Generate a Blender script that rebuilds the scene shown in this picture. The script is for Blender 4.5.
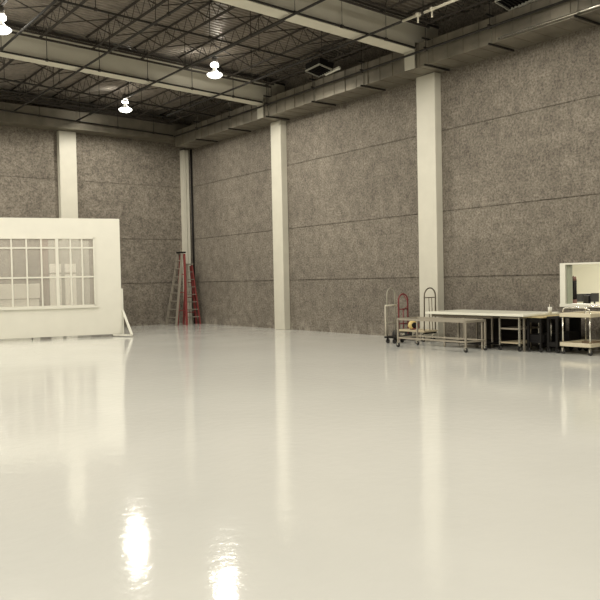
import bpy, math, random
from mathutils import Vector, Matrix
for o in list(bpy.data.objects): bpy.data.objects.remove(o)
SC = bpy.context.scene
COL = SC.collection
random.seed(7)

# ---------------------------------------------------------------- camera
YAW, PITCH, ROLL, FPX = 0.6532207, -0.0266769, 0.0203568, 747.06
cd = bpy.data.cameras.new('camera'); cam = bpy.data.objects.new('camera', cd); COL.objects.link(cam)
f = Vector((math.sin(YAW)*math.cos(PITCH), math.cos(YAW)*math.cos(PITCH), math.sin(PITCH)))
r0 = Vector((math.cos(YAW), -math.sin(YAW), 0)); d0 = f.cross(r0)
r = r0*math.cos(ROLL) + d0*math.sin(ROLL); d = -r0*math.sin(ROLL) + d0*math.cos(ROLL)
M3 = Matrix((r, -d, -f)).transposed()
cam.matrix_world = Matrix.Translation((0, 0, 1.6)) @ M3.to_4x4()
cd.sensor_fit = 'HORIZONTAL'; cd.sensor_width = 36; cd.lens = FPX*36/600
cd.clip_end = 200
SC.camera = cam
# ---------------------------------------------------------------- world, exposure
w = bpy.data.worlds.new('world'); SC.world = w; w.use_nodes = True
w.node_tree.nodes['Background'].inputs[0].default_value = (0.9, 0.85, 0.75, 1)
w.node_tree.nodes['Background'].inputs[1].default_value = 0.02
SC.view_settings.view_transform = 'Standard'; SC.view_settings.look = 'None'
SC.view_settings.gamma = 1; SC.view_settings.use_curve_mapping = False
SC.view_settings.exposure = -0.15
LAMP_W = 560.0
LAMP_COL = (1.0, 0.945, 0.83)
OFFICE_W = 195.0
# lamp grid (hook point at z of lens)
LAMPS = [(10.95, 18.0), (10.64, 23.2), (5.07, 17.45), (4.9, 22.8), (10.7, 10.2), (5.0, 10.2), (10.7, 4.5), (5.0, 4.5),
         (-0.7, 22.8), (-0.7, 17.5), (-0.7, 10.2), (-0.7, 4.5), (10.7, -1.5), (5.0, -1.5), (-0.7, -1.5), (-6.4, 17.5), (-6.4, 10.2), (-6.4, 4.5)]
LAMP_Z = 7.35
UP_W = 15.0

W, D = 14.473, 26.075
XL, YN = -10.0, -6.0
def slope(x): return 0.033*(W - x)
DECK = 8.02

# ---------------------------------------------------------------- materials
def lin(h):
    c = [int(h[i:i+2], 16)/255 for i in (0, 2, 4)]
    return tuple(((v/12.92) if v <= .04045 else ((v+.055)/1.055)**2.4) for v in c) + (1,)
def mat(name, col, rough=.6, metal=0., nscale=0, namt=0., bump=0., bscale=0, emit=None, es=0, spec=None, rvar=0):
    m = bpy.data.materials.new(name); m.use_nodes = True
    nt = m.node_tree; b = nt.nodes['Principled BSDF']
    c = lin(col) if isinstance(col, str) else tuple(col)+(1,)
    b.inputs['Base Color'].default_value = c
    b.inputs['Roughness'].default_value = rough; b.inputs['Metallic'].default_value = metal
    if spec is not None: b.inputs['Specular IOR Level'].default_value = spec
    tc = nt.nodes.new('ShaderNodeTexCoord')
    if nscale:
        n = nt.nodes.new('ShaderNodeTexNoise'); n.inputs['Scale'].default_value = nscale; n.inputs['Detail'].default_value = 6
        nt.links.new(tc.outputs['Object'], n.inputs['Vector'])
        rp = nt.nodes.new('ShaderNodeValToRGB'); rp.color_ramp.elements[0].position = .3; rp.color_ramp.elements[1].position = .7
        rp.color_ramp.elements[0].color = tuple(v*(1-namt) for v in c[:3])+(1,)
        rp.color_ramp.elements[1].color = tuple(min(1, v*(1+namt)) for v in c[:3])+(1,)
        nt.links.new(n.outputs['Fac'], rp.inputs['Fac']); nt.links.new(rp.outputs['Color'], b.inputs['Base Color'])
    if bump:
        n2 = nt.nodes.new('ShaderNodeTexNoise'); n2.inputs['Scale'].default_value = bscale; n2.inputs['Detail'].default_value = 4
        nt.links.new(tc.outputs['Object'], n2.inputs['Vector'])
        bp = nt.nodes.new('ShaderNodeBump'); bp.inputs['Strength'].default_value = bump; bp.inputs['Distance'].default_value = .03
        nt.links.new(n2.outputs['Fac'], bp.inputs['Height']); nt.links.new(bp.outputs['Normal'], b.inputs['Normal'])
    if emit:
        b.inputs['Emission Color'].default_value = lin(emit) if isinstance(emit, str) else tuple(emit)+(1,)
        b.inputs['Emission Strength'].default_value = es
    return m

def wall_mat():
    m = bpy.data.materials.new('rough_concrete'); m.use_nodes = True
    nt = m.node_tree; N = nt.nodes; L = nt.links; b = N['Principled BSDF']
    b.inputs['Roughness'].default_value = .92
    tc = N.new('ShaderNodeTexCoord')
    def noise(s, d=5, rough=.6):
        n = N.new('ShaderNodeTexNoise'); n.inputs['Scale'].default_value = s; n.inputs['Detail'].default_value = d
        n.inputs['Roughness'].default_value = rough
        L.new(tc.outputs['Object'], n.inputs['Vector']); return n
    big, mid, fine = noise(.55, 4), noise(3.6, 8, .75), noise(19, 6, .75)
    def ramp(src, p0, c0, p1, c1):
        r = N.new('ShaderNodeValToRGB'); e = r.color_ramp.elements
        e[0].position, e[1].position = p0, p1; e[0].color, e[1].color = c0, c1
        L.new(src, r.inputs['Fac']); return r
    base = ramp(big.outputs['Fac'], .3, (.158, .139, .113, 1), .7, (.218, .194, .158, 1))
    def mul(a, bb, fac):
        x = N.new('ShaderNodeMix'); x.data_type = 'RGBA'; x.blend_type = 'MULTIPLY'; x.inputs['Factor'].default_value = fac
        L.new(a, x.inputs['A']); L.new(bb, x.inputs['B']); return x.outputs['Result']
    r2 = ramp(mid.outputs['Fac'], .3, (.45, .43, .41, 1), .62, (1.2, 1.2, 1.2, 1))
    r3 = ramp(fine.outputs['Fac'], .34, (.4, .38, .36, 1), .6, (1.32, 1.32, 1.32, 1))
    col = mul(mul(base.outputs['Color'], r2.outputs['Color'], .7), r3.outputs['Color'], .95)
    sp = N.new('ShaderNodeSeparateXYZ'); L.new(tc.outputs['Object'], sp.inputs[0])
    zr = N.new('ShaderNodeMapRange'); zr.inputs['From Min'].default_value = .38; zr.inputs['From Max'].default_value = .05; L.new(sp.outputs['Z'], zr.inputs['Value'])
    sn = noise(2.6, 5, .7); sr = ramp(sn.outputs['Fac'], .48, (0, 0, 0, 1), .60, (1, 1, 1, 1))
    mm = N.new('ShaderNodeMath'); mm.operation = 'MULTIPLY'; L.new(zr.outputs['Result'], mm.inputs[0]); L.new(sr.outputs['Color'], mm.inputs[1])
    m2 = N.new('ShaderNodeMath'); m2.operation = 'MULTIPLY'; m2.inputs[1].default_value = .45; L.new(mm.outputs[0], m2.inputs[0])
    mx = N.new('ShaderNodeMix'); mx.data_type = 'RGBA'; L.new(m2.outputs[0], mx.inputs['Factor']); L.new(col, mx.inputs['A']); mx.inputs['B'].default_value = (.42, .39, .33, 1)
    L.new(mx.outputs['Result'], b.inputs['Base Color'])
    bp = N.new('ShaderNodeBump'); bp.inputs['Strength'].default_value = .8; bp.inputs['Distance'].default_value = .05
    L.new(fine.outputs['Fac'], bp.inputs['Height']); L.new(bp.outputs['Normal'], b.inputs['Normal'])
    return m

def floor_mat():
    m = bpy.data.materials.new('glossy_floor_coating'); m.use_nodes = True
    nt = m.node_tree; N = nt.nodes; L = nt.links; b = N['Principled BSDF']
    tc = N.new('ShaderNodeTexCoord')
    n = N.new('ShaderNodeTexNoise'); n.inputs['Scale'].default_value = .35; n.inputs['Detail'].default_value = 5
    L.new(tc.outputs['Object'], n.inputs['Vector'])
    rp = N.new('ShaderNodeValToRGB'); e = rp.color_ramp.elements
    e[0].position, e[1].position = .3, .7; e[0].color, e[1].color = (.645, .645, .60, 1), (.70, .70, .655, 1)
    L.new(n.outputs['Fac'], rp.inputs['Fac']); L.new(rp.outputs['Color'], b.inputs['Base Color'])
    n3 = N.new('ShaderNodeTexNoise'); n3.inputs['Scale'].default_value = 1.1; n3.inputs['Detail'].default_value = 4
    L.new(tc.outputs['Object'], n3.inputs['Vector'])
    mr = N.new('ShaderNodeMapRange'); mr.inputs['To Min'].default_value = .04; mr.inputs['To Max'].default_value = .11; b.inputs['Specular IOR Level'].default_value = .33
    L.new(n3.outputs['Fac'], mr.inputs['Value']); L.new(mr.outputs['Result'], b.inputs['Roughness'])
    n2 = N.new('ShaderNodeTexNoise'); n2.inputs['Scale'].default_value = 8.0; n2.inputs['Detail'].default_value = 5
    L.new(tc.outputs['Object'], n2.inputs['Vector'])
    bp = N.new('ShaderNodeBump'); bp.inputs['Strength'].default_value = .11; bp.inputs['Distance'].default_value = .02
    L.new(n2.outputs['Fac'], bp.inputs['Height']); L.new(bp.outputs['Normal'], b.inputs['Normal'])
    return m

def glass_mat():
    m = bpy.data.materials.new('hazy_plexiglass'); m.use_nodes = True
    nt = m.node_tree; N = nt.nodes; L = nt.links
    N.remove(N['Principled BSDF']); out = N['Material Output']
    tr = N.new('ShaderNodeBsdfTransparent'); df = N.new('ShaderNodeBsdfDiffuse'); gl = N.new('ShaderNodeBsdfGlossy')
    df.inputs['Color'].default_value = (.74, .70, .62, 1); gl.inputs['Roughness'].default_value = .05
    a = N.new('ShaderNodeMixShader'); a.inputs[0].default_value = .27
    c = N.new('ShaderNodeMixShader'); c.inputs[0].default_value = .06
    L.new(tr.outputs[0], a.inputs[1]); L.new(df.outputs[0], a.inputs[2])
    L.new(a.outputs[0], c.inputs[1]); L.new(gl.outputs[0], c.inputs[2]); L.new(c.outputs[0], out.inputs['Surface'])
    return m

MW = wall_mat(); MF = floor_mat(); MG = glass_mat()
M_COLM = mat('cream_paint', (.52, .50, .42), .55, nscale=2.5, namt=.04)
M_GIRD = mat('girder_paint', (.60, .57, .47), .6, nscale=1.5, namt=.05)
M_DECK = mat('dark_roof_deck', (.24, .21, .175), .34, .3, nscale=6, namt=.2)
M_JOIST = mat('dark_steel', (.04, .033, .026), .7, 0)
M_PIPE = mat('dark_pipe', (.022, .019, .015), .75, 0)
M_GREYPIPE = mat('grey_steel_rod', (.22, .21, .17), .45, .5)
M_PALEPIPE = mat('pale_pipe', (.62, .58, .47), .45)
M_DUCT = mat('galvanised_sheet', (.235, .213, .168), .42, .55, nscale=2.2, namt=.22, bump=.15, bscale=3)
M_WHITE = mat('white_paint', (.66, .645, .565), .5, nscale=3, namt=.02)
M_WHITE2 = mat('white_board', (.88, .86, .76), .6)
M_GREYB = mat('pale_grey_board', (.38, .375, .32), .6)
M_BROWNB = mat('brown_board', (.19, .13, .10), .7)
M_TABLESHADE = mat('table_shade_brown', (.02, .016, .012), .8, spec=.2)
M_BLACK = mat('black_plastic', (.007, .006, .006), .6, spec=.2)
M_RUB = mat('black_rubber', (.015, .014, .013), .6)
M_STEEL = mat('worn_steel_tube', (.42, .38, .31), .4, .55)
M_CHROME = mat('chrome', (.72, .70, .62), .22, .9)
M_GREYTUBE = mat('grey_tube', (.33, .31, .25), .45, .3)
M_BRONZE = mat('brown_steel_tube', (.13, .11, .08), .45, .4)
M_RED = mat('red_paint', (.17, .018, .022), .45)
M_REDL = mat('red_fibreglass', (.20, .035, .032), .6)
M_ALU = mat('aluminium', (.27, .245, .20), .5, .3)
M_YEL = mat('yellow_plastic', (.68, .52, .20), .5)
M_TOP = mat('white_laminate', (.74, .73, .62), .35)
M_WOOD = mat('yellow_plywood', (.46, .38, .20), .55, nscale=5, namt=.15)
M_WOODP = mat('pale_plywood', (.50, .43, .29), .6, nscale=5, namt=.12)
M_WOODD = mat('brown_plywood', (.22, .16, .10), .6, nscale=5, namt=.15)
M_SHELF = mat('cream_plastic_tray', (.58, .52, .38), .5)
M_DARK = mat('dark_steel_frame', (.009, .008, .007), .6, spec=.2)
M_BALL = mat('ballast_grey', (.10, .09, .08), .5)
M_LENS = mat('glowing_lens', (.8, .8, .75), .3, emit=(1, .96, .84), es=9)
M_LENS2 = mat('glowing_reflector', (.8, .8, .75), .3, emit=(1, .96, .84), es=10)
M_REFL = mat('prismatic_reflector', (.16, .15, .12), .4, emit=(1, .94, .8), es=.12)
M_OFFW = mat('office_wall_paint', (.72, .70, .57), .7)
M_OFFL = mat('office_light_panel', (.9, .9, .9), .5, emit=(1, .97, .86), es=3)
M_GG = mat('grey_green_panel', (.27, .29, .22), .5, nscale=8, namt=.06)
M_PINK = mat('dusty_red_cloth', (.26, .15, .12), .8)
M_CLOTHD = mat('black_cloth', (.02, .015, .015), .85)
M_OFFD = mat('office_carpet', (.16, .15, .13), .9)
M_SCREEN = mat('dark_screen', (.015, .015, .015), .25)

# ---------------------------------------------------------------- builders
class MB:
    def __init__(s): s.v = []; s.f = []; s.sm = []
    def quad(s, pts, smooth=False):
        n = len(s.v); s.v += [tuple(p) for p in pts]; s.f.append(tuple(range(n, n+len(pts)))); s.sm.append(smooth); return s
    def box(s, x0, x1, y0, y1, z0, z1, sl=0):
        n = len(s.v)
        for z in (z0, z1):
            for x, y in ((x0, y0), (x1, y0), (x1, y1), (x0, y1)):
                s.v.append((x, y, z + sl*(W-x)))
        for q in ((0, 3, 2, 1), (4, 5, 6, 7), (0, 1, 5, 4), (1, 2, 6, 5), (2, 3, 7, 6), (3, 0, 4, 7)):
            s.f.append(tuple(n+i for i in q)); s.sm.append(False)
        return s
    def bar(s, a, b, wd, h=None, up=(0, 0, 1)):
        """box beam between two points"""
        h = h or wd; a = Vector(a); b = Vector(b); t = (b-a).normalized(); u = Vector(up)
        if abs(t.dot(u)) > .95: u = Vector((1, 0, 0))
        sdv = t.cross(u).normalized()*wd/2; upv = sdv.cross(t).normalized()*h/2
        n = len(s.v)
        for p in (a, b):
            for i, j in ((-1, -1), (1, -1), (1, 1), (-1, 1)): s.v.append(tuple(p + sdv*i + upv*j))
        for q in ((0, 1, 2, 3), (7, 6, 5, 4), (0, 4, 5, 1), (1, 5, 6, 2), (2, 6, 7, 3), (3, 7, 4, 0)):
            s.f.append(tuple(n+i for i in q)); s.sm.append(False)
        return s
    def tube(s, pts, r, n=8, cap=True):
        pts = [Vector(p) for p in pts]; base = len(s.v); m = len(pts)
        prev = None
        for i, p in enumerate(pts):
            t = (pts[min(i+1, m-1)] - pts[max(i-1, 0)]).normalized()
            if prev is None:
                a = Vector((0, 0, 1)) if abs(t.z) < .9 else Vector((1, 0, 0))
                u = t.cross(a).normalized()
            else: u = (prev - t*prev.dot(t)).normalized()
            prev = u; v = t.cross(u)
            for k in range(n):
                th = 2*math.pi*k/n; s.v.append(tuple(p + (u*math.cos(th) + v*math.sin(th))*r))
        for i in range(m-1):
            for k in range(n):
                a = base+i*n+k; b = base+i*n+(k+1) % n
                s.f.append((a, b, b+n, a+n)); s.sm.append(True)
        if cap:
            s.f.append(tuple(base+k for k in reversed(range(n)))); s.sm.append(False)
            s.f.append(tuple(base+(m-1)*n+k for k in range(n))); s.sm.append(False)
        return s
    def lathe(s, prof, cx=0, cy=0, cz=0, n=24, axis='z'):
        base = len(s.v); m = len(prof)
        for r_, z in prof:
            for k in range(n):
                th = 2*math.pi*k/n; a, b = r_*math.cos(th), r_*math.sin(th)
                s.v.append((cx+a, cy+b, cz+z) if axis == 'z' else ((cx+z, cy+a, cz+b) if axis == 'x' else (cx+a, cy+z, cz+b)))
        for i in range(m-1):
            for k in range(n):
                a = base+i*n+k; b = base+i*n+(k+1) % n
                s.f.append((a, b, b+n, a+n)); s.sm.append(True)
        s.f.append(tuple(base+k for k in reversed(range(n)))); s.sm.append(False)
        s.f.append(tuple(base+(m-1)*n+k for k in range(n))); s.sm.append(False)
        return s
    def build(s, name, m, parent=None, loc=None, bevel=0):
        me = bpy.data.meshes.new(name); 
        if loc is not None and parent is None:
            lx, ly, lz = loc; vv = [(a-lx, b-ly, c-lz) for a, b, c in s.v]
        else: vv = s.v
        me.from_pydata(vv, [], s.f); me.update()
        for p, q in zip(me.polygons, s.sm): p.use_smooth = q
        me.materials.append(m)
        o = bpy.data.objects.new(name, me); COL.objects.link(o)
        if loc is not None: o.location = loc
        if parent: o.parent = parent
        if bevel:
            b = o.modifiers.new('bevel', 'BEVEL'); b.width = bevel; b.segments = 2; b.limit_method = 'ANGLE'
        return o
def tag(o, label=None, cat=None, group=None, kind=None):
    if label: o['label'] = label
    if cat: o['category'] = cat
    if group: o['group'] = group
    if kind: o['kind'] = kind
    return o
def thing(name, label, cat, loc=(0, 0, 0), rz=0, group=None):
    o = bpy.data.objects.new(name, None); COL.objects.link(o); o.location = loc; o.rotation_euler = (0, 0, rz)
    o.empty_display_size = .2
    return tag(o, label, cat, group)
def struct(mb, name, m, loc=None): return tag(mb.build(name, m, loc=loc), kind='structure')
def kids(o): return [c for c in bpy.data.objects if c.parent == o]
def copy_tree(o, parent=None):
    c = o.copy(); COL.objects.link(c)
    if parent: c.parent = parent
    for ch in kids(o): copy_tree(ch, c)
    return c

# ---------------------------------------------------------------- room shell
fl = MB(); fl.box(XL, W, YN, D, -.2, 0); struct(fl, 'floor', MF)
HT = 8.9
seams = [0, 1.6, 3.265, 5.3, HT]
G = .016
OX0, OX1, OZ0, OZ1 = 8.0, 9.52, .93, 1.85     # opening in right wall (y range, z range)
mb = MB()
for a, b in zip(seams[:-1], seams[1:]):
    z0, z1 = a + (G if a else 0), b - (G if b < HT else 0)
    if a == 0 or a == 1.6:
        zz1 = min(z1, OZ1); 
        mb.box(W, W+.24, OX1, D+.3, z0, z1); mb.box(W, W+.24, YN, 6.6, z0, z1)
        if a == 0: mb.box(W, W+.24, 6.6, OX1, z0, OZ0)
        else: mb.box(W, W+.24, 6.6, OX1, OZ1, z1)
    else: mb.box(W, W+.24, YN, D+.3, z0, z1)
for z in seams[1:-1]:
    if z == 1.6:
        mb.box(W+.02, W+.24, OX1, D+.3, z-G, z+G); mb.box(W+.02, W+.24, YN, 6.6, z-G, z+G)
    else: mb.box(W+.02, W+.24, YN, D+.3, z-G, z+G)
struct(mb, 'wall_right', MW)
mb = MB()
for a, b in zip(seams[:-1], seams[1:]):
    mb.box(XL, W, D, D+.24, a + (G if a else 0), b - (G if b < HT else 0))
for z in seams[1:-1]: mb.box(XL, W, D+.02, D+.24, z-G, z+G)
struct(mb, 'wall_back', MW)
mb = MB().box(XL-.2, XL, YN, D+.24, 0, 9.3); struct(mb, 'wall_left', MW)
mb = MB().box(XL-.2, W+.24, YN-.2, YN, 0, 9.3); struct(mb, 'wall_front', MW)
# roof deck, corrugated, ribs along x
mb = MB(); y = YN; P = .16
prof = []
while y < D+.05:
    prof += [(y, 0), (y+.06, 0), (y+.08, .04), (y+.14, .04)]; y += P
n0 = len(mb.v)
for yy, dz in prof:
    for x in (XL, W+.2): mb.v.append((x, yy, DECK+slope(x)+dz))
for i in range(len(prof)-1):
    a = n0+2*i; mb.f.append((a, a+2, a+3, a+1)); mb.sm.append(False)
n1 = len(mb.v)
for yy in (YN, D+.2):
    for x in (XL, W+.2): mb.v.append((x, yy, DECK+slope(x)+.12))
mb.f.append((n1, n1+1, n1+3, n1+2)); mb.sm.append(False)
struct(mb, 'ceiling', M_DECK)

# office window in right wall
mb = MB()
t = .045
mb.box(W-.02, W+.24, OX1-.13, OX1, OZ0, OZ1)
mb.box(W-.02, W+.24, 6.6, OX1-.13, OZ1-.035, OZ1)
mb.box(W-.04, W+.26, 6.6, OX1, OZ0-.03, OZ0+.035)
struct(mb, 'window_1', M_WHITE)
# office behind
mb = MB().box(W+.24, 22, 5, 14, -.2, 0); struct(mb, 'floor_office', M_OFFD)
mb = MB().box(20.5, 20.7, 5, 14, 0, 3); struct(mb, 'wall_office_far', M_OFFW)
mb = MB().box(W+.24, 20.7, 13.9, 14.1, 0, 3); struct(mb, 'wall_office_left', M_OFFW)
mb = MB().box(W+.24, 20.7, 4.8, 5, 0, 3); struct(mb, 'wall_office_right', M_OFFW)
mb = MB().box(W+.24, 20.7, 5, 14, 3, 3.1); struct(mb, 'ceiling_office', M_OFFW)
for yy in (8.0, 11.2):
    c = thing('ceiling_light', 'flat white ceiling panel light in the office behind the wall opening, %s' % ('nearer the frame edge' if yy < 9 else 'deeper behind the wall'), 'light', (17.5, yy, 2.97))
    MB().box(-.65, .65, -.35, .35, -.03, .029).build('housing', M_WHITE, c)
    MB().box(-.6, .6, -.3, .3, -.04, -.031).build('diffuser', M_OFFL, c)
    ld = bpy.data.lights.new('office_light', 'AREA'); ld.shape = 'RECTANGLE'; ld.size = 1.2; ld.size_y = .6; ld.energy = OFFICE_W; ld.color = LAMP_COL
    lo = bpy.data.objects.new('light_source', ld); COL.objects.link(lo); lo.parent = c; lo.location = (0, 0, -.06)

# ---------------------------------------------------------------- columns
def column(x0, x1, y0, y1, top, label):
    cx, cy = (x0+x1)/2, (y0+y1)/2
    mb = MB().box(x0, x1, y0, y1, 0, top)
    o = mb.build('wall_column', M_COLM, loc=(cx, cy, 0), bevel=.012)
    return tag(o, label, 'column', None)
column(W-.24, W, 12.87, 13.5, 6.745, 'cream square column on the right wall behind the tables and hooped truck')
column(W-.24, W, 19.45, 20.0, 6.745, 'cream square column on the right wall between the ladders and the trolleys')
column(9.34, 9.95, D-.24, D, 6.99, 'cream square column on the back wall above the white window flat')
co = thing('wall_column', 'slim two-ribbed cream column in the room corner above the ladders', 'column', (14.3, 25.95, 0))
MB().box(-.11, .0, -.12, .125, 0, 6.74).build('rib', M_COLM, co)
MB().box(.025, .12, -.14, .125, 0, 6.74).build('rib', M_COLM, co)
MB().box(-.001, .026, -.04, .125, 0, 6.74).build('groove', M_JOIST, co)

# ---------------------------------------------------------------- girders
def girder(y0, y1, label, zb=7.17):
    o = thing('roof_girder', label, 'beam', (W, (y0+y1)/2, zb))
    L = W - XL
    def B(ya, yb, za, zb2, xe=-.01):
        m = MB(); n = len(m.v)
        for z in (za, zb2):
            for x, y in ((-L, ya), (xe, ya), (xe, yb), (-L, yb)): m.v.append((x, y, z - .033*x))
        for q in ((0, 3, 2, 1), (4, 5, 6, 7), (0, 1, 5, 4), (1, 2, 6, 5), (2, 3, 7, 6), (3, 0, 4, 7)): m.f.append(q); m.sm.append(False)
        return m
    h = (y1-y0)/2
    B(-h+.03, h-.03, .05, .70, -.86).build('web', M_GIRD, o)
    B(-h, h, 0, .05, -.86).build('bottom_flange', M_GIRD, o)
    B(-h, h, .70, .75).build('top_flange', M_JOIST, o)
    e = B(-h+.03, h-.03, .19, .70); e.v = [(max(a_, -.86), b_, c_ if a_ > -1 else (.19 if c_ < .19-.033*a_+.01 else .70)+.033*.86) for a_, b_, c_ in e.v]; e.build('web_end', M_GIRD, o)
    MB().box(-.895, -.862, -h+.02, h-.06, -.41, .025).build('bearing_bracket', M_COLM, o)
girder(12.9, 13.32, 'deep cream roof girder ending at the column behind the tables')
girder(19.45, 19.85, 'deep cream roof girder farther back, behind the middle hanging lamp')

# ---------------------------------------------------------------- joists
JX = [6.46+1.38*k for k in range(-5, 6)]
ordn = ['first', 'second', 'third', 'fourth', 'fifth', 'sixth', 'seventh', 'eighth', 'ninth', 'tenth', 'eleventh']
BAYS = [(19.85, D, 'the back bay'), (13.32, 19.45, 'the middle bay'), (6.9, 12.9, 'the nearest bay')]
for ya, yb, bl in BAYS:
    for i, x in enumerate(sorted(JX, reverse=True)):
        zt = DECK + slope(x) - .005; zbm = zt - .43
        o = thing('roof_joist', 'dark open-web roof joist, %s from the right wall in %s' % (ordn[i], bl), 'joist', (x, (ya+yb)/2, zbm), 0, 'open-web joists in '+bl)
        hy = (yb-ya)/2; e0 = hy - .02
        tc = MB()
        for s_ in (-.022, .022): tc.bar((s_*.7, -e0, .41), (s_*.7, e0, .41), .014, .03)
        tc.build('top_chord', M_JOIST, o)
        bc = MB(); eb = hy - .42
        for s_ in (-.022, .022): bc.bar((s_*.8, -eb, 0), (s_*.8, eb, 0), .018, .035)
        bc.build('bottom_chord', M_JOIST, o)
        wb = MB(); n = 9; step = 2*(eb-.15)/n; y0 = -eb+.15
        for k in range(n):
            a = y0+k*step
            wb.tube([(0, a, 0), (0, a+step/2, .41)], .0085, 5, False); wb.tube([(0, a+step/2, .41), (0, a+step, 0)], .0085, 5, False)
        wb.tube([(0, -e0+.04, .40), (0, y0, 0)], .013, 5, False); wb.tube([(0, e0-.04, .40), (0, -y0, 0)], .013, 5, False)
        wb.build('web_bars', M_JOIST, o)
# cross bridging rows
for ya, yb, bl in BAYS:
    for q, fr in enumerate((.3, .7)):
        y = ya + (yb-ya)*fr
        br = MB(); xs = sorted(JX)
        for a, b in zip(xs[:-1], xs[1:]):
            za, zb_ = DECK+slope(a), DECK+slope(b)
            br.bar((a+.04, y, za-.46), (b-.04, y, zb_-.06), .022); br.bar((a+.04, y+.03, za-.06), (b-.04, y+.03, zb_-.46), .022)
        o = br.build('cross_bridging', M_JOIST, loc=(xs[5], y, DECK+slope(xs[5])-.3))
        tag(o, 'dark diagonal cross braces between joists, %s row in %s' % (('nearer', 'farther')[q], bl), 'brace')
# diagonal horizontal braces under bottom chords at girder ends
for y, s_ in ((18.9, 'middle bay'), (12.35, 'nearest bay'), (25.35, 'back bay')):
    m = MB()
    for dy, dz in ((0, 0), (-.16, .05)):
        m.bar((.4, y+dy, DECK-.49+slope(.4)+dz), (13.5, y+dy, DECK-.49+slope(13.5)+dz), .035, .05)
    tag(m.build('bridging_angle', M_JOIST, loc=(7, y, DECK-.3)), 'two dark steel angles under the far joist ends of the '+s_, 'brace')

# ---------------------------------------------------------------- pipes
def pipe_y(x, z, y0, y1, label, m=M_PIPE, rad=.028, hang=()):
    o = thing('sprinkler_pipe', label, 'pipe', (x, (y0+y1)/2, z)); c = (y0+y1)/2
    MB().tube([(0, y0-c, 0), (0, y1-c, 0)], rad, 8).build('pipe', m, o)
    for h in hang:
        MB().tube([(0, h-c, .02), (0, h-c, DECK+slope(x)-z-.003)], .009, 6).build('hanger_rod', M_PIPE, o)
        MB().lathe([(.045, -.03), (.045, .03)], 0, h-c, 0, 8, 'y').build('clamp', M_JOIST, o)
    return o
def pz(x): return 7.10 + slope(x)
p1 = pipe_y(11.85, pz(11.85), 4, 22.6, 'dark sprinkler pipe running away overhead, nearest to the right wall duct', hang=(8.5, 11, 14.4, 17.5, 21))
MB().tube([(0, 8.6-13.3, .002), (0, 11.6-13.3, .002)], .031, 8).build('lit_pipe_section', M_PALEPIPE, p1)  # pale sleeve paints in the lit near stretch of the dark pipe
MB().lathe([(.02, -.16), (.02, -.03), (.055, -.03), (.055, .04)], 0, 11.15-13.3, 0, 10).build('sprinkler_drop', M_PALEPIPE, p1)
MB().lathe([(.02, -.16), (.02, -.03), (.05, -.03), (.05, .04)], 0, 10.75-13.3, 0, 10).build('sprinkler_drop', M_PALEPIPE, p1)
pipe_y(9.75, pz(9.75), 4, 25.2, 'dark sprinkler pipe running away overhead, ending above the back wall column', hang=(11, 14.4, 17.5, 21, 24))
pipe_y(7.65, pz(7.65), 4, 25.2, 'dark sprinkler pipe running away overhead, third from the right wall', hang=(11, 14.4, 17.5, 21, 24))
pipe_y(5.5, pz(5.5), 4, 25.2, 'dark sprinkler pipe running away overhead, passing beside the leftmost hanging lamp', hang=(14.4, 19.0, 21, 24))
pipe_y(13.55, 7.10, 4, 25.3, 'dark pipe running along the face of the right wall duct', hang=(8.5, 10.61, 12.52, 14.81, 16.9, 19.2, 21.4, 23.6))
def pipe_x(y, dz, x0, x1, label, rods=(), rad=.026, rodm=M_PIPE):
    cx = (x0+x1)/2; z = dz+slope(cx)
    o = thing('sprinkler_pipe', label, 'pipe', (cx, y, z))
    Z = lambda x: dz+slope(x)-z
    MB().tube([(x0-cx, 0, Z(x0)), (x1-cx, 0, Z(x1))], rad, 8).build('pipe', M_PIPE, o)
    for x in rods:
        MB().tube([(x-cx, 0, Z(x)+.02), (x-cx, 0, DECK+slope(x)-z-.003)], .009, 6).build('hanger_rod', rodm, o)
        MB().lathe([(.042, -.03), (.042, .03)], x-cx, 0, Z(x), 8, 'x').build('clamp', M_JOIST, o)
    return o
R1 = [6.75+1.42*k for k in range(-4, 6)]
pipe_x(19.38, 7.165, 0, 13.5, 'dark pipe hung on thin rods along the lower edge of the farther girder', R1)
pipe_x(12.83, 7.18, 2, 13.5, 'dark pipe hung on thin rods along the lower edge of the nearer girder', [9.84, 11.17, 12.54], rodm=M_GREYPIPE)
pipe_x(15.3, 7.17, 1, 11.85, 'dark pipe crossing the middle bay between the two girders', [3.6, 5, 6.4, 7.8, 9.2, 10.6])
pipe_x(21.9, 7.17, 1, 13.3, 'dark pipe crossing the bay behind the farther girder', [5, 6.4, 7.8, 9.2, 10.6, 12])
pipe_x(24.7, 7.60, 1, 13.3, 'dark pipe high up crossing just before the back wall duct', [6.4, 7.8, 9.2, 10.6])
pipe_x(25.3, 7.10, 1, 13.5, 'dark pipe along the lower face of the back wall duct', [7.1, 8.5, 9.9, 11.3, 12.7])

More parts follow.
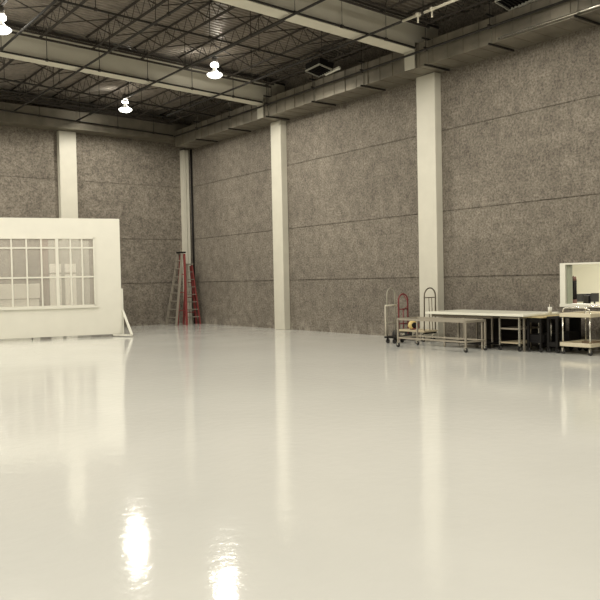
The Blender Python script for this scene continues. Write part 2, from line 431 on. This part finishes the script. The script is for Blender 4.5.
# ---------------------------------------------------------------- ducts
def duct_y(x0, x1, y0, y1, z0, z1, label):
    o = thing('air_duct', label, 'duct', ((x0+x1)/2, (y0+y1)/2, z0)); cx, cy = (x0+x1)/2, (y0+y1)/2
    m = MB(); y = y0
    while y < y1-.01:
        e = min(y+.46, y1); k = random.uniform(-.005, .009)
        m.box(x0-cx+k, x1-cx, y-cy, e-cy, 0, z1-z0); y = e
    y = y0+.46
    while y < y1:
        m.box(x0-cx-.014, x1-cx, y-cy-.008, y-cy+.008, -.008, z1-z0+.008); y += .46
    m.build('sheet_metal', M_DUCT, o)
    return o
dr = duct_y(13.63, W-.005, 5, 25.39, 6.755, 7.33, 'long square galvanised duct along the top of the right wall')
for y in (8.5, 10.61, 12.52, 14.81, 16.9, 19.2, 21.4, 23.6):
    cy = (5+25.39)/2; cx = (13.63+W-.005)/2
    m = MB().bar((-.55, y-cy, -.028), (.36, y-cy, -.028), .03, .04)
    m.build('hanger_strut', M_PIPE, dr)
    MB().tube([(-.44, y-cy, -.05), (-.44, y-cy, DECK+slope(13.61)-6.76)], .008, 6).build('hanger_rod', M_GREYPIPE, dr)
    MB().bar((-.62, y-cy, .60), (.15, y-cy, .60), .03, .04).build('hanger_strut', M_PIPE, dr)
    MB().bar((-.56, y-cy, .385), (-.43, y-cy, .385), .03, .03).build('pipe_bracket', M_PIPE, dr)
o = thing('air_duct', 'long galvanised duct along the top of the back wall', 'duct', (5, 25.74, 7.0))
m = MB(); x = -10+.01
while x < 14.45:
    e = min(x+.6, 14.45); k = random.uniform(-.006, .006); m.box(x-5, e-5, -.34+k, .33, 0, .62); x = e
x = -9.4
while x < 14.3: m.box(x-5-.008, x-5+.008, -.355, .33, -.008, .63); x += 1.2
m.build('sheet_metal', M_DUCT, o)
tag(MB().tube([(13.57, 5.5, 6.80), (13.57, 10.4, 6.80)], .026, 8).build('conduit', M_CHROME, loc=(13.57, 8, 6.80)),
    'bright thin conduit along the lower edge of the duct near the right frame edge', 'pipe')
# registers
def register(xr, y0, label):
    o = thing('air_register', label, 'vent', (xr, y0, 7.41)); o.rotation_euler = (-.07, .17, 0)
    MB().box(-.25, .25, -.31, .31, .04, .22).build('housing', M_DARK, o)
    fr = MB(); 
    fr.box(-.25, .25, -.31, -.297, -.01, .04).box(-.25, .25, .297, .31, -.01, .04).box(-.25, -.237, -.297, .297, -.01, .04).box(.237, .25, -.297, .297, -.01, .04)
    fr.build('frame', M_GREYB, o)
    g = MB()
    for k in range(7): g.box(-.237, .237, -.26+.085*k-.006, -.27+.09*k+.006, .01, .035)
    g.build('grille', M_BLACK, o)
    MB().tube([(0, .2, .25), (0, .2, .62)], .01, 6).build('hanger_rod', M_GREYPIPE, o)
    MB().box(.27, .34, -.52, .1, .0, .07).build('side_tray', M_WHITE2, o, bevel=.01)
register(13.27, 16.25, 'white-framed black air register hanging by the duct between the two right wall columns')
register(13.40, 9.85, 'white-framed black air register above the duct at the top right of the frame')

# ---------------------------------------------------------------- lamps
def lamp_proto():
    o = thing('high_bay_lamp', '', 'lamp', (0, 0, LAMP_Z))
    MB().lathe([(.0, -.085), (.08, -.08), (.16, -.05), (.21, -.005), (.215, .01), (.2, .03)], n=28).build('lens', M_LENS, o)
    MB().lathe([(.198, .031), (.12, .09), (.06, .14), (.04, .2)], n=24).build('reflector', M_REFL, o)
    MB().lathe([(.04, .201), (.10, .23), (.115, .28), (.09, .33), (.03, .35)], n=24).build('lamp_cap', M_LENS2, o)
    MB().lathe([(.06, .351), (.075, .36), (.075, .50), (.03, .53)], n=16).build('ballast', M_BALL, o)
    return o
LL = {0: 'glowing round high-bay lamp hanging in front of the farther girder', 1: 'glowing round high-bay lamp nearest the back wall, above the corner of the white flat',
      2: 'glowing round high-bay lamp cut by the left frame edge'}
proto = lamp_proto()
lamps = [proto] + [copy_tree(proto) for _ in LAMPS[1:]]
for i, (x, y) in enumerate(LAMPS):
    o = lamps[i]; z = LAMP_Z
    o.location = (x, y, z); o['label'] = LL.get(i, 'lamp outside the frame, %.0f m from the right wall, %.0f m from the back wall' % (W-x, D-y)); o['group'] = 'hanging high-bay lamps'
    dz = DECK+slope(x)-z
    MB().tube([(0, 0, .52), (0, 0, dz)], .007, 6).build('stem', M_BALL, o)
    ld = bpy.data.lights.new('lamp_light', 'SPOT'); ld.energy = LAMP_W*(.85 if i == 1 else 1.2 if y > 17 else .92); ld.color = LAMP_COL; ld.spot_size = math.radians(174); ld.spot_blend = .22; ld.shadow_soft_size = .14
    lo = bpy.data.objects.new('light_source', ld); COL.objects.link(lo); lo.parent = o; lo.location = (0, 0, -.19)
    lu = bpy.data.lights.new('lamp_uplight', 'POINT'); lu.energy = UP_W; lu.color = LAMP_COL; lu.shadow_soft_size = .05
    lq = bpy.data.objects.new('light_source', lu); COL.objects.link(lq); lq.parent = o; lq.location = (.16, 0, .27)

# ---------------------------------------------------------------- white window flat
t_ = Vector((.96229, -.27202)); ang = math.atan2(t_.y, t_.x)
fw = thing('window_flat', 'white rolling studio wall flat with a many-paned window at the left', 'wall flat', (9.555, 21.48, 0), ang)
S0, S1, T0, T1 = -5.1, 0.0, 0.0, .10
WX0, WX1, WZ0, WZ1 = -4.36, -.755, .95, 3.0
m = MB()
m.box(S0, WX0, T0, T1, .07, 3.58).box(WX1, S1, T0, T1, .07, 3.58).box(WX0, WX1, T0, T1, .07, WZ0).box(WX0, WX1, T0, T1, WZ1, 3.58)
m.build('wall_panel', M_WHITE, fw)
fr = MB()
fr.box(WX0, WX1, -.035, .08, WZ1-.035, WZ1).box(WX0, WX1, -.035, .08, WZ0, WZ0+.04)
fr.box(WX1-.045, WX1, -.035, .08, WZ0, WZ1).box(WX0, WX0+.045, -.035, .08, WZ0, WZ1)
wf = fr.build('window_frame', M_WHITE, fw)
mu = MB()
for sx in (-3.93, -3.52, -3.10, -2.69, -2.28, -1.455, -1.125):
    mu.box(sx-.022, sx+.022, -.02, .02, WZ0+.04, WZ1-.035)
mu.box(-1.885, -1.80, -.03, .04, WZ0+.04, WZ1-.035)
for z, h in ((2.70, .022), (1.83, .022)): mu.box(WX0+.045, WX1-.045, -.018, .018, z-h, z+h)
mu.build('mullions', M_WHITE, wf)
MB().box(WX0+.045, WX1-.045, .022, .028, WZ0+.04, WZ1-.035).build('glass', MG, wf)
MB().box(WX0-.06, WX1+.07, -.07, -.001, WZ0-.05, WZ0).build('sill', M_WHITE, wf)
MB().box(WX0-.05, WX1+.03, -.02, -.001, WZ1, WZ1+.04).build('head_trim', M_WHITE, wf)
def caster(parent, x, y, r=.05, m_=M_RUB, z=0, name='caster', fork=M_CHROME, top=None):
    top = top or r*2+.02
    c = MB().lathe([(r*.5, -.016), (r, -.012), (r, .012), (r*.5, .016)], x, y, r+z, 14, 'x').build(name, m_, parent)
    g = MB(); g.box(x-.024, x-.019, y-.016, y+.016, r+z, top+z).box(x+.019, x+.024, y-.016, y+.016, r+z, top+z).box(x-.024, x+.024, y-.022, y+.022, top+z-.005, top+z)
    g.build('fork', fork, c)
    return c
for sx in (-.28, -.11, -2.6, -4.9): caster(fw, sx, .05, .028, top=.068)
br = MB().bar((.03, .06, .80), (.20, -.60, .05), .06, .05).bar((.20, -.60, .05), (-.28, -.05, .05), .04, .04).bar((.03, .06, .05), (.03, .06, 1.45), .05, .06)
br.build('side_brace', M_WHITE, fw)
MB().box(.16, .24, -.65, -.57, 0, .024).build('brace_foot', M_CHROME, fw)
# things stored behind the flat
def wbox(name, label, cat, x0, x1, y0, y1, z1, m_, z0=0):
    o = MB().box(x0, x1, y0, y1, z0, z1).build(name, m_, loc=((x0+x1)/2, (y0+y1)/2, z0), bevel=.006)
    return tag(o, label, cat)
def board(x0, x1, y, label):
    o = thing('display_board', label, 'board', ((x0+x1)/2, y, 0)); h = (x1-x0)/2
    MB().box(-h, h, 0, .05, .06, 1.95).build('lower_panel', M_WHITE2, o)
    MB().box(-h, h, 0, .05, 2.01, 2.3).build('upper_panel', M_WHITE2, o)
    MB().box(-h+.03, h-.03, .05, .08, .0, 2.28).build('back_frame', M_GREYB, o)
board(8.42, 8.80, 24.5, 'tall white standing board seen through the flat window, left of two')
board(8.93, 9.30, 24.5, 'tall white standing board seen through the flat window, right of two')
wbox('standing_panel', 'tall pale grey panel standing behind the two white boards', 'panel', 8.55, 9.95, 24.95, 25.0, 3.1, M_GREYB)
wbox('standing_panel', 'narrow brown panel standing left of the pale grey panel behind the window', 'panel', 8.30, 8.54, 24.95, 25.03, 3.15, M_BROWNB)
lb = thing('storage_box', 'low white box behind the left panes of the flat window', 'box', (6.85, 24.2, 0))
MB().box(-1.1, 1.0, -.3, .3, 0, 1.16).build('body', M_WHITE2, lb); MB().box(-1.12, 1.02, -.32, .32, 1.2, 1.66).build('lid', M_WHITE2, lb)
MB().box(-1.06, .96, -.26, .26, 1.16, 1.2).build('gap', M_GREYB, lb)

# ---------------------------------------------------------------- ladders
def stepladder(loc, rz, H, wb, wt, depth, n, lean, label, mfront, mrear, mstep, capm):
    o = thing('stepladder', label, 'ladder', loc, rz, 'stepladders in the corner')
    # front faces local -y ; rails from (+-wb/2, -depth/2, 0) to (+-wt/2, lean, H)
    for s_ in (-1, 1):
        MB().bar((s_*wb/2, -depth/2, 0), (s_*wt/2, lean-.04, H), .04, .085, up=(0, 1, 0)).build('front_rail', mfront[0 if s_ < 0 else 1], o)
        MB().bar((s_*wb/2*.92, depth/2, 0), (s_*wt/2*.95, lean+.05, H-.05), .05, .08, up=(0, 1, 0)).build('rear_rail', mrear, o)
    for k in range(1, n+1):
        f_ = k/(n+1); z = H*f_; w_ = (wb+(wt-wb)*f_)/2; y = -depth/2+(lean-.04+depth/2)*f_
        MB().box(-w_+.015, w_-.015, y-.045, y+.045, z-.014, z+.014).build('step', mstep, o)
    for f_ in (.2, .45, .7):
        z = H*f_; w_ = (wb+(wt-wb)*f_)/2*.93; y = depth/2+(lean+.05-depth/2)*f_
        MB().bar((-w_, y, z), (w_, y, z), .03, .03).build('rear_brace', mrear, o)
    MB().box(-wt/2-.03, wt/2+.03, lean-.11, lean+.1, H-.02, H+.035).build('top_cap', capm, o)
    return o
stepladder((13.33, 25.06, 0), math.radians(-90), 2.72, .78, .30, .46, 8, .26, 'taller red and silver stepladder leaning at the left side of the corner column', (M_ALU, M_ALU), M_REDL, M_ALU, M_DARK)
stepladder((13.99, 25.1, 0), math.radians(0), 2.28, .60, .20, .24, 7, .12, 'shorter red and grey stepladder at the right side of the corner column', (M_ALU, M_REDL), M_REDL, M_ALU, M_ALU)
tag(MB().tube([(14.415, 25.6, 0), (14.415, 25.6, 6.74)], .04, 8).build('corner_upright', M_DARK, loc=(14.415, 25.6, 0)), 'dark upright tube running up the corner behind the shorter ladder', 'pipe')  # dark vertical tube in the corner, as tall as the slim column

# ---------------------------------------------------------------- hooped trucks
def hoop_pts(w_, z0, H, y=0, lean=0, n=10):
    P = [(-w_/2, y, z0)]; r_ = w_/2
    for k in range(n+1):
        a = math.pi - math.pi*k/n; P.append((r_*math.cos(a), y+lean, H-r_+r_*math.sin(a)))
    P.append((w_/2, y, z0)); return P
# grey dolly
g = thing('hand_truck', 'tall grey hooped dolly standing leftmost of the trolleys by the right wall', 'trolley', (13.03, 13.32, 0), math.radians(10))
MB().tube(hoop_pts(.34, .14, 1.36), .016, 8).build('hoop_handle', M_GREYTUBE, g)
MB().tube([(-.27, -.02, .93), (.19, -.02, .93)], .02, 8).build('crossbar', M_PALEPIPE, g)
MB().tube([(-.2, 0, .5), (.2, 0, .5)], .012, 8).build('crossbar', M_GREYTUBE, g)
MB().tube([(-.25, 0, .2), (-.25, 0, .93)], .012, 8).build('side_post', M_PALEPIPE, g)
MB().box(-.22, .22, -.28, .06, .13, .17).build('platform', M_DARK, g)
for a, b in ((-.16, -.2), (.16, -.2), (-.16, .0), (.16, .0)): caster(g, a, b, .055, fork=M_DARK, top=.129)
# red hand truck
g = thing('hand_truck', 'red hooped hand truck standing behind the low steel frame cart', 'trolley', (14.12, 13.98, 0), math.radians(0))
MB().tube(hoop_pts(.34, .12, 1.18), .018, 8).build('hoop_handle', M_RED, g)
MB().tube([(-.17, 0, .78), (.17, 0, .78)], .014, 8).build('crossbar', M_RED, g)
MB().tube([(.0, 0, .2), (.0, 0, .78)], .012, 8).build('center_bar', M_RED, g)
MB().tube([(.0, -.02, 1.16), (.05, -.1, 1.0), (.06, -.1, .86), (.0, -.01, .76)], .012, 8).build('grip_loop', M_RED, g)
MB().tube([(-.17, 0, .4), (.17, 0, .4)], .014, 8).build('crossbar', M_RED, g)
MB().box(-.2, .2, -.22, .0, .0, .02).build('toe_plate', M_RED, g)
for s_ in (-1, 1): MB().lathe([(.05, -.03), (.12, -.025), (.12, .025), (.05, .03)], s_*.22, .06, .12, 16, 'x').build('wheel', M_RUB, g)
# platform truck
g = thing('platform_truck', 'wooden platform truck with brown hooped handle in front of the wide column', 'trolley', (13.87, 12.88, 0), math.radians(0))
MB().box(-.25, .25, -.1, .80, .24, .285).build('platform', M_WOODP, g, bevel=.005)
m = MB(); m.box(-.22, .22, -.08, -.04, .2, .24).box(-.22, .22, .73, .77, .2, .24); m.build('chassis', M_DARK, g)
hb = MB().tube(hoop_pts(.40, .285, 1.34, -.06, -.02), .017, 8); hb.build('hoop_handle', M_BRONZE, g)
MB().tube([(-.20, -.08, 1.1), (.20, -.08, 1.1)], .012, 8).build('crossbar', M_BRONZE, g)
for q in (-.02, .08): MB().tube([(q, -.08, .29), (q-.02, -.08, 1.1)], .010, 8).build('upright_bar', M_BRONZE, g)
for a, b in ((-.18, 0), (.18, 0), (-.18, .68), (.18, .68)): caster(g, a, b, .07, fork=M_CHROME, top=.199)
# small red and yellow reel
g = thing('strap_reel', 'small red and yellow reel lying on the wooden platform truck', 'reel', (13.76, 13.3, .286), math.radians(-25))
MB().lathe([(.05, -.05), (.11, -.045), (.115, .0), (.11, .045), (.05, .05)], 0, 0, .115, 20, 'y').build('drum', M_YEL, g)
MB().lathe([(.03, -.07), (.075, -.065), (.075, .065), (.03, .07)], .03, 0, .11, 16, 'y').build('hub', M_DARK, g)
MB().tube([(-.07, .0, .02), (.0, -.06, .02), (.12, -.06, .03), (.16, 0, .12), (.12, 0, .2)], .016, 8).build('strap', M_RED, g)

# ---------------------------------------------------------------- frame carts
def frame_cart(loc, sx, sy, H, label, zl=.22, top_m=M_STEEL):
    """rectangular tube cart, local x = depth, y = length"""
    o = thing('frame_cart', label, 'cart', loc, 0)
    r_ = .02; T = H
    tr = MB(); a, b = sx/2, sy/2
    tr.bar((-a, -b, T-.02), (-a, b, T-.02), .04, .045).bar((a, -b, T-.02), (a, b, T-.02), .05, .05)
    tr.bar((-a, -b, T-.02), (a, -b, T-.02), .05, .05).bar((-a, b, T-.02), (a, b, T-.02), .05, .05)
    tr.build('top_rail', top_m, o)
    lr = MB(); lr.bar((-a, -b, zl), (-a, b, zl), .035, .035).bar((a, -b, zl), (a, b, zl), .035, .035).bar((-a, -b, zl), (a, -b, zl), .035, .035).bar((-a, b, zl), (a, b, zl), .035, .035)
    lr.build('lower_rail', M_STEEL, o)
    for px, py in ((-a, -b), (a, -b), (-a, b), (a, b)):
        MB().bar((px, py, .12), (px, py, T-.045), .034, .034).build('leg', M_STEEL, o)
        caster(o, px, py, .05, fork=M_CHROME, top=.12)
    return o
frame_cart((12.62, 11.36, 0), .64, 2.00, .67, 'low open steel frame cart in front of the white tabletop table')

# ---------------------------------------------------------------- tables
def table(name, label, loc, sx, sy, H, mt, ml, th=.04, shelf=None, lw=.04, cast=True, apron=None, shm=None, cat='table'):
    o = thing(name, label, cat, loc, 0); a, b = sx/2, sy/2
    MB().box(-a, a, -b, b, H-th, H).build('tabletop', mt, o, bevel=.006)
    for px, py in ((-a+.08, -b+.1), (a-.08, -b+.1), (-a+.08, b-.1), (a-.08, b-.1)):
        MB().bar((px, py, .11 if cast else 0), (px, py, H-th), lw, lw).build('leg', ml, o)
        if cast: caster(o, px, py, .045, fork=ml, top=.11)
    if apron:
        m = MB(); x_, y_ = a-.08, b-.1; h = apron; z = H-th-h/2
        m.bar((-x_, -y_, z), (-x_, y_, z), .025, h).bar((x_, -y_, z), (x_, y_, z), .025, h).bar((-x_, -y_, z), (x_, -y_, z), .025, h).bar((-x_, y_, z), (x_, y_, z), .025, h)
        m.build('apron', ml, o)
    if shelf: MB().box(-a+.06, a-.06, -b+.08, b-.08, shelf-.012, shelf+.012).build('lower_shelf', shm or ml, o)
    return o
T1 = thing('work_table', 'long white tabletop table on slim steel legs by the wall', 'table', (13.6, 10.75, 0))
MB().box(-.65, .65, -1.36, 1.36, .75, .80).build('tabletop', M_TOP, T1, bevel=.006)
for px, py in ((-.56, .85), (-.56, -.23), (.0, -.06), (.45, -.75), (.53, 1.2), (.1, 1.0), (.1, .45)):
    MB().bar((px, py, .0), (px, py, .75 if px < 0 else .69), .035, .035).build('leg', M_STEEL, T1)
MB().box(-.55, .56, -.23, .85, .10, .12).build('lower_shelf', M_DARK, T1)
shade_sheet = MB().box(14.36, 14.40, 9.45, 11.55, 0, .72).build('standing_panel', M_TABLESHADE, loc=(14.38, 10.5, 0)); tag(shade_sheet, 'large dark sheet added for the shade on the wall under the white table', 'board')  # added dark sheet, stands in for the shade on the wall below the tabletop
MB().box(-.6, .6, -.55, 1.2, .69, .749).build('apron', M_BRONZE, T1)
# three shelf cart
s3 = thing('shelf_cart', 'narrow three-shelf steel cart pushed under the table edge', 'cart', (13.55, 9.92, 0))
for z, mm in ((.70, M_STEEL), (.47, M_STEEL), (.17, M_WOODP)): MB().box(-.35, .35, -.24, .24, z-.015, z+.015).build('shelf', mm, s3)
for px, py in ((-.35, -.25), (.35, -.25), (-.35, .25), (.35, .25)):
    MB().bar((px, py, .11), (px, py, .725), .035, .035).build('leg', M_CHROME, s3); caster(s3, px, py, .045, fork=M_DARK, top=.11)
# plywood table, dark frame
T2 = table('work_table', 'plywood tabletop table on a dark frame between the white table and the black cart', (13.72, 9.385, 0), .95, .5, .745, M_WOOD, M_DARK, .03, shelf=.2, lw=.045, apron=.1)
MB().bar((-.43, .235, .0), (-.43, .235, .714), .035, .035).build('leg', M_STEEL, T2)
sheet = tag(MB().box(-.5, .5, -.12, .12, 0, .03).build('plywood_sheet', M_WOOD, loc=(13.78, 9.26, .746)), 'loose yellow plywood sheet lying on the dark-framed table', 'board')
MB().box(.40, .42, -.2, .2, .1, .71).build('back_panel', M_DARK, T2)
MB().box(-.38, .38, -.2, .2, .213, .36).build('storage_bin', M_BLACK, T2)
# black cart
s4 = thing('black_cart', 'black two-shelf cart beside the cream utility cart', 'cart', (13.8, 9.0, 0))
MB().box(-.42, .42, -.13, .13, .70, .745).build('top_shelf', M_DARK, s4); MB().box(-.42, .42, -.13, .13, .13, .22).build('bottom_shelf', M_DARK, s4)
MB().box(.0, .37, -.11, .11, .221, .40).build('storage_bin', M_BLACK, s4)
for px, py in ((-.40, -.10), (.40, -.10), (-.40, .10), (.40, .10)):
    MB().bar((px, py, .1), (px, py, .70), .05, .05).build('leg', M_DARK, s4); caster(s4, px, py, .045, fork=M_DARK, top=.10)
MB().box(.38, .40, -.1, .1, .23, .70).build('back_panel', M_DARK, s4)
MB().tube([(-.3, .11, .2), (-.3, .11, .70)], .014, 8).build('side_rod', M_CHROME, s4)
cup = thing('drinking_cup', 'white cup with a straw standing on the loose plywood sheet', 'cup', (13.72, 9.28, .777))
MB().lathe([(.032, 0), (.045, .15), (.042, .15), (.03, .01)], n=20).build('cup_body', M_WHITE, cup)
MB().tube([(0, 0, .02), (.03, .03, .21)], .006, 6).build('straw', M_PALEPIPE, cup)
# cream utility cart
u = thing('utility_cart', 'cream two-shelf utility cart with chrome posts and handle, nearest right frame edge', 'cart', (13.78, 8.45, 0))
def tray(z, mm):
    m = MB(); m.box(-.43, .43, -.32, .32, z-.05, z-.02); m.box(-.46, -.43, -.345, .345, z-.05, z+.03).box(.43, .46, -.345, .345, z-.05, z+.03).box(-.43, .43, -.345, -.32, z-.05, z+.03).box(-.43, .43, .32, .345, z-.05, z+.03)
    m.build('tray', mm, u, bevel=.01)
tray(.80, M_SHELF); tray(.21, M_SHELF)
MB().box(.0, .3, -.12, .14, .185, .24).build('tray_liner', M_WOODD, u)
for px, py in ((-.41, -.30), (.41, -.30), (-.41, .30), (.41, .30)):
    MB().tube([(px, py, .12), (px, py, .84)], .016, 10).build('post', M_CHROME, u); caster(u, px, py, .055, fork=M_CHROME, top=.125)
for sx_ in (-.41, .41):
    MB().tube([(sx_, .30, .83), (sx_, .295, .90), (sx_, .25, .935), (sx_, 0, .94), (sx_, -.23, .935), (sx_, -.29, .90), (sx_, -.30, .83)], .014, 10).build('handle', M_CHROME, u)

# ---------------------------------------------------------------- office things
wbox('side_panel', 'grey-green upright panel just inside the wall opening', 'panel', 14.50, 14.69, 9.36, 9.385, 1.81, M_GG, .966)
cl = thing('hanging_cloth', 'dark and dusty red cloth hanging beside the grey-green panel in the office', 'cloth', (16.2, 10.27, .45))
def drape(z0, z1, w0, w1, m_, nm, off=0):
    m = MB(); n = 14
    for i in range(n):
        a0, a1 = i/n, (i+1)/n
        f0 = lambda a, w_, z: (off+(a-.5)*w_, .02*math.sin(a*18), z)
        m.quad([f0(a0, w0, z0), f0(a1, w0, z0), f0(a1, w1, z1), f0(a0, w1, z1)], True)
    for k in range(len(m.f)): pass
    o = m.build(nm, m_, cl); sd = o.modifiers.new('solid', 'SOLIDIFY'); sd.thickness = .02
drape(0, .55, .20, .13, M_PINK, 'lower_fold'); drape(.55, 1.0, .13, .13, M_CLOTHD, 'middle_fold'); drape(1.0, 1.1, .13, .08, M_PINK, 'upper_fold')
MB().tube([(0, 0.03, -.54), (0, .03, 1.12)], .012, 8).build('stand_pole', M_DARK, cl)
def office_chair(loc, rz, label):
    o = thing('office_chair', label, 'chair', loc, rz, 'office chairs')
    m = MB().box(-.24, .24, .20, .26, .52, 1.07); m.build('backrest', M_BLACK, o, bevel=.04)
    MB().box(-.25, .25, -.24, .24, .44, .52).build('seat', M_BLACK, o, bevel=.03)
    MB().tube([(0, 0, .1), (0, 0, .44)], .025, 8).build('post', M_DARK, o)
    MB().bar((0, .2, .46), (0, .23, .6), .05, .02).build('back_support', M_DARK, o)
    for k in range(5):
        a = k*2*math.pi/5
        MB().bar((0, 0, .1), (.28*math.cos(a), .28*math.sin(a), .07), .03, .03).build('base_leg', M_DARK, o)
        MB().lathe([(.02, -.02), (.03, -.01), (.03, .01), (.02, .02)], .28*math.cos(a), .28*math.sin(a), .03, 10, 'x').build('caster', M_RUB, o)
office_chair((17.3, 10.88, 0), math.radians(228), 'black office chair next to the hanging cloth in the office')
office_chair((17.6, 10.20, 0), math.radians(160), 'black office chair at the right frame edge in the office')
dk = thing('office_desk', 'office desk behind the wall opening carrying dark monitors', 'desk', (18.9, 11.4, 0))
MB().box(-.4, .4, -.9, .9, .72, .76).build('desktop', M_OFFW, dk)
for px, py in ((-.35, -.85), (.35, -.85), (-.35, .85), (.35, .85)): MB().bar((px, py, 0), (px, py, .72), .05, .05).build('leg', M_DARK, dk)
def monitor(loc, w_, h_, lab):
    o = thing('computer_monitor', lab, 'monitor', loc, math.radians(-35))
    MB().box(-w_/2, w_/2, 0, .03, .08, .08+h_).build('screen', M_SCREEN, o, bevel=.004); MB().box(-.02, .02, .03, .05, .01, .25).build('stand', M_DARK, o); MB().box(-.12, .12, -.06, .1, 0, .012).build('base', M_DARK, o)
monitor((18.8, 11.62, .761), .5, .22, 'wide dark monitor on the office desk, left one')
monitor((18.8, 11.3, .761), .22, .24, 'narrow dark monitor on the office desk, right one')
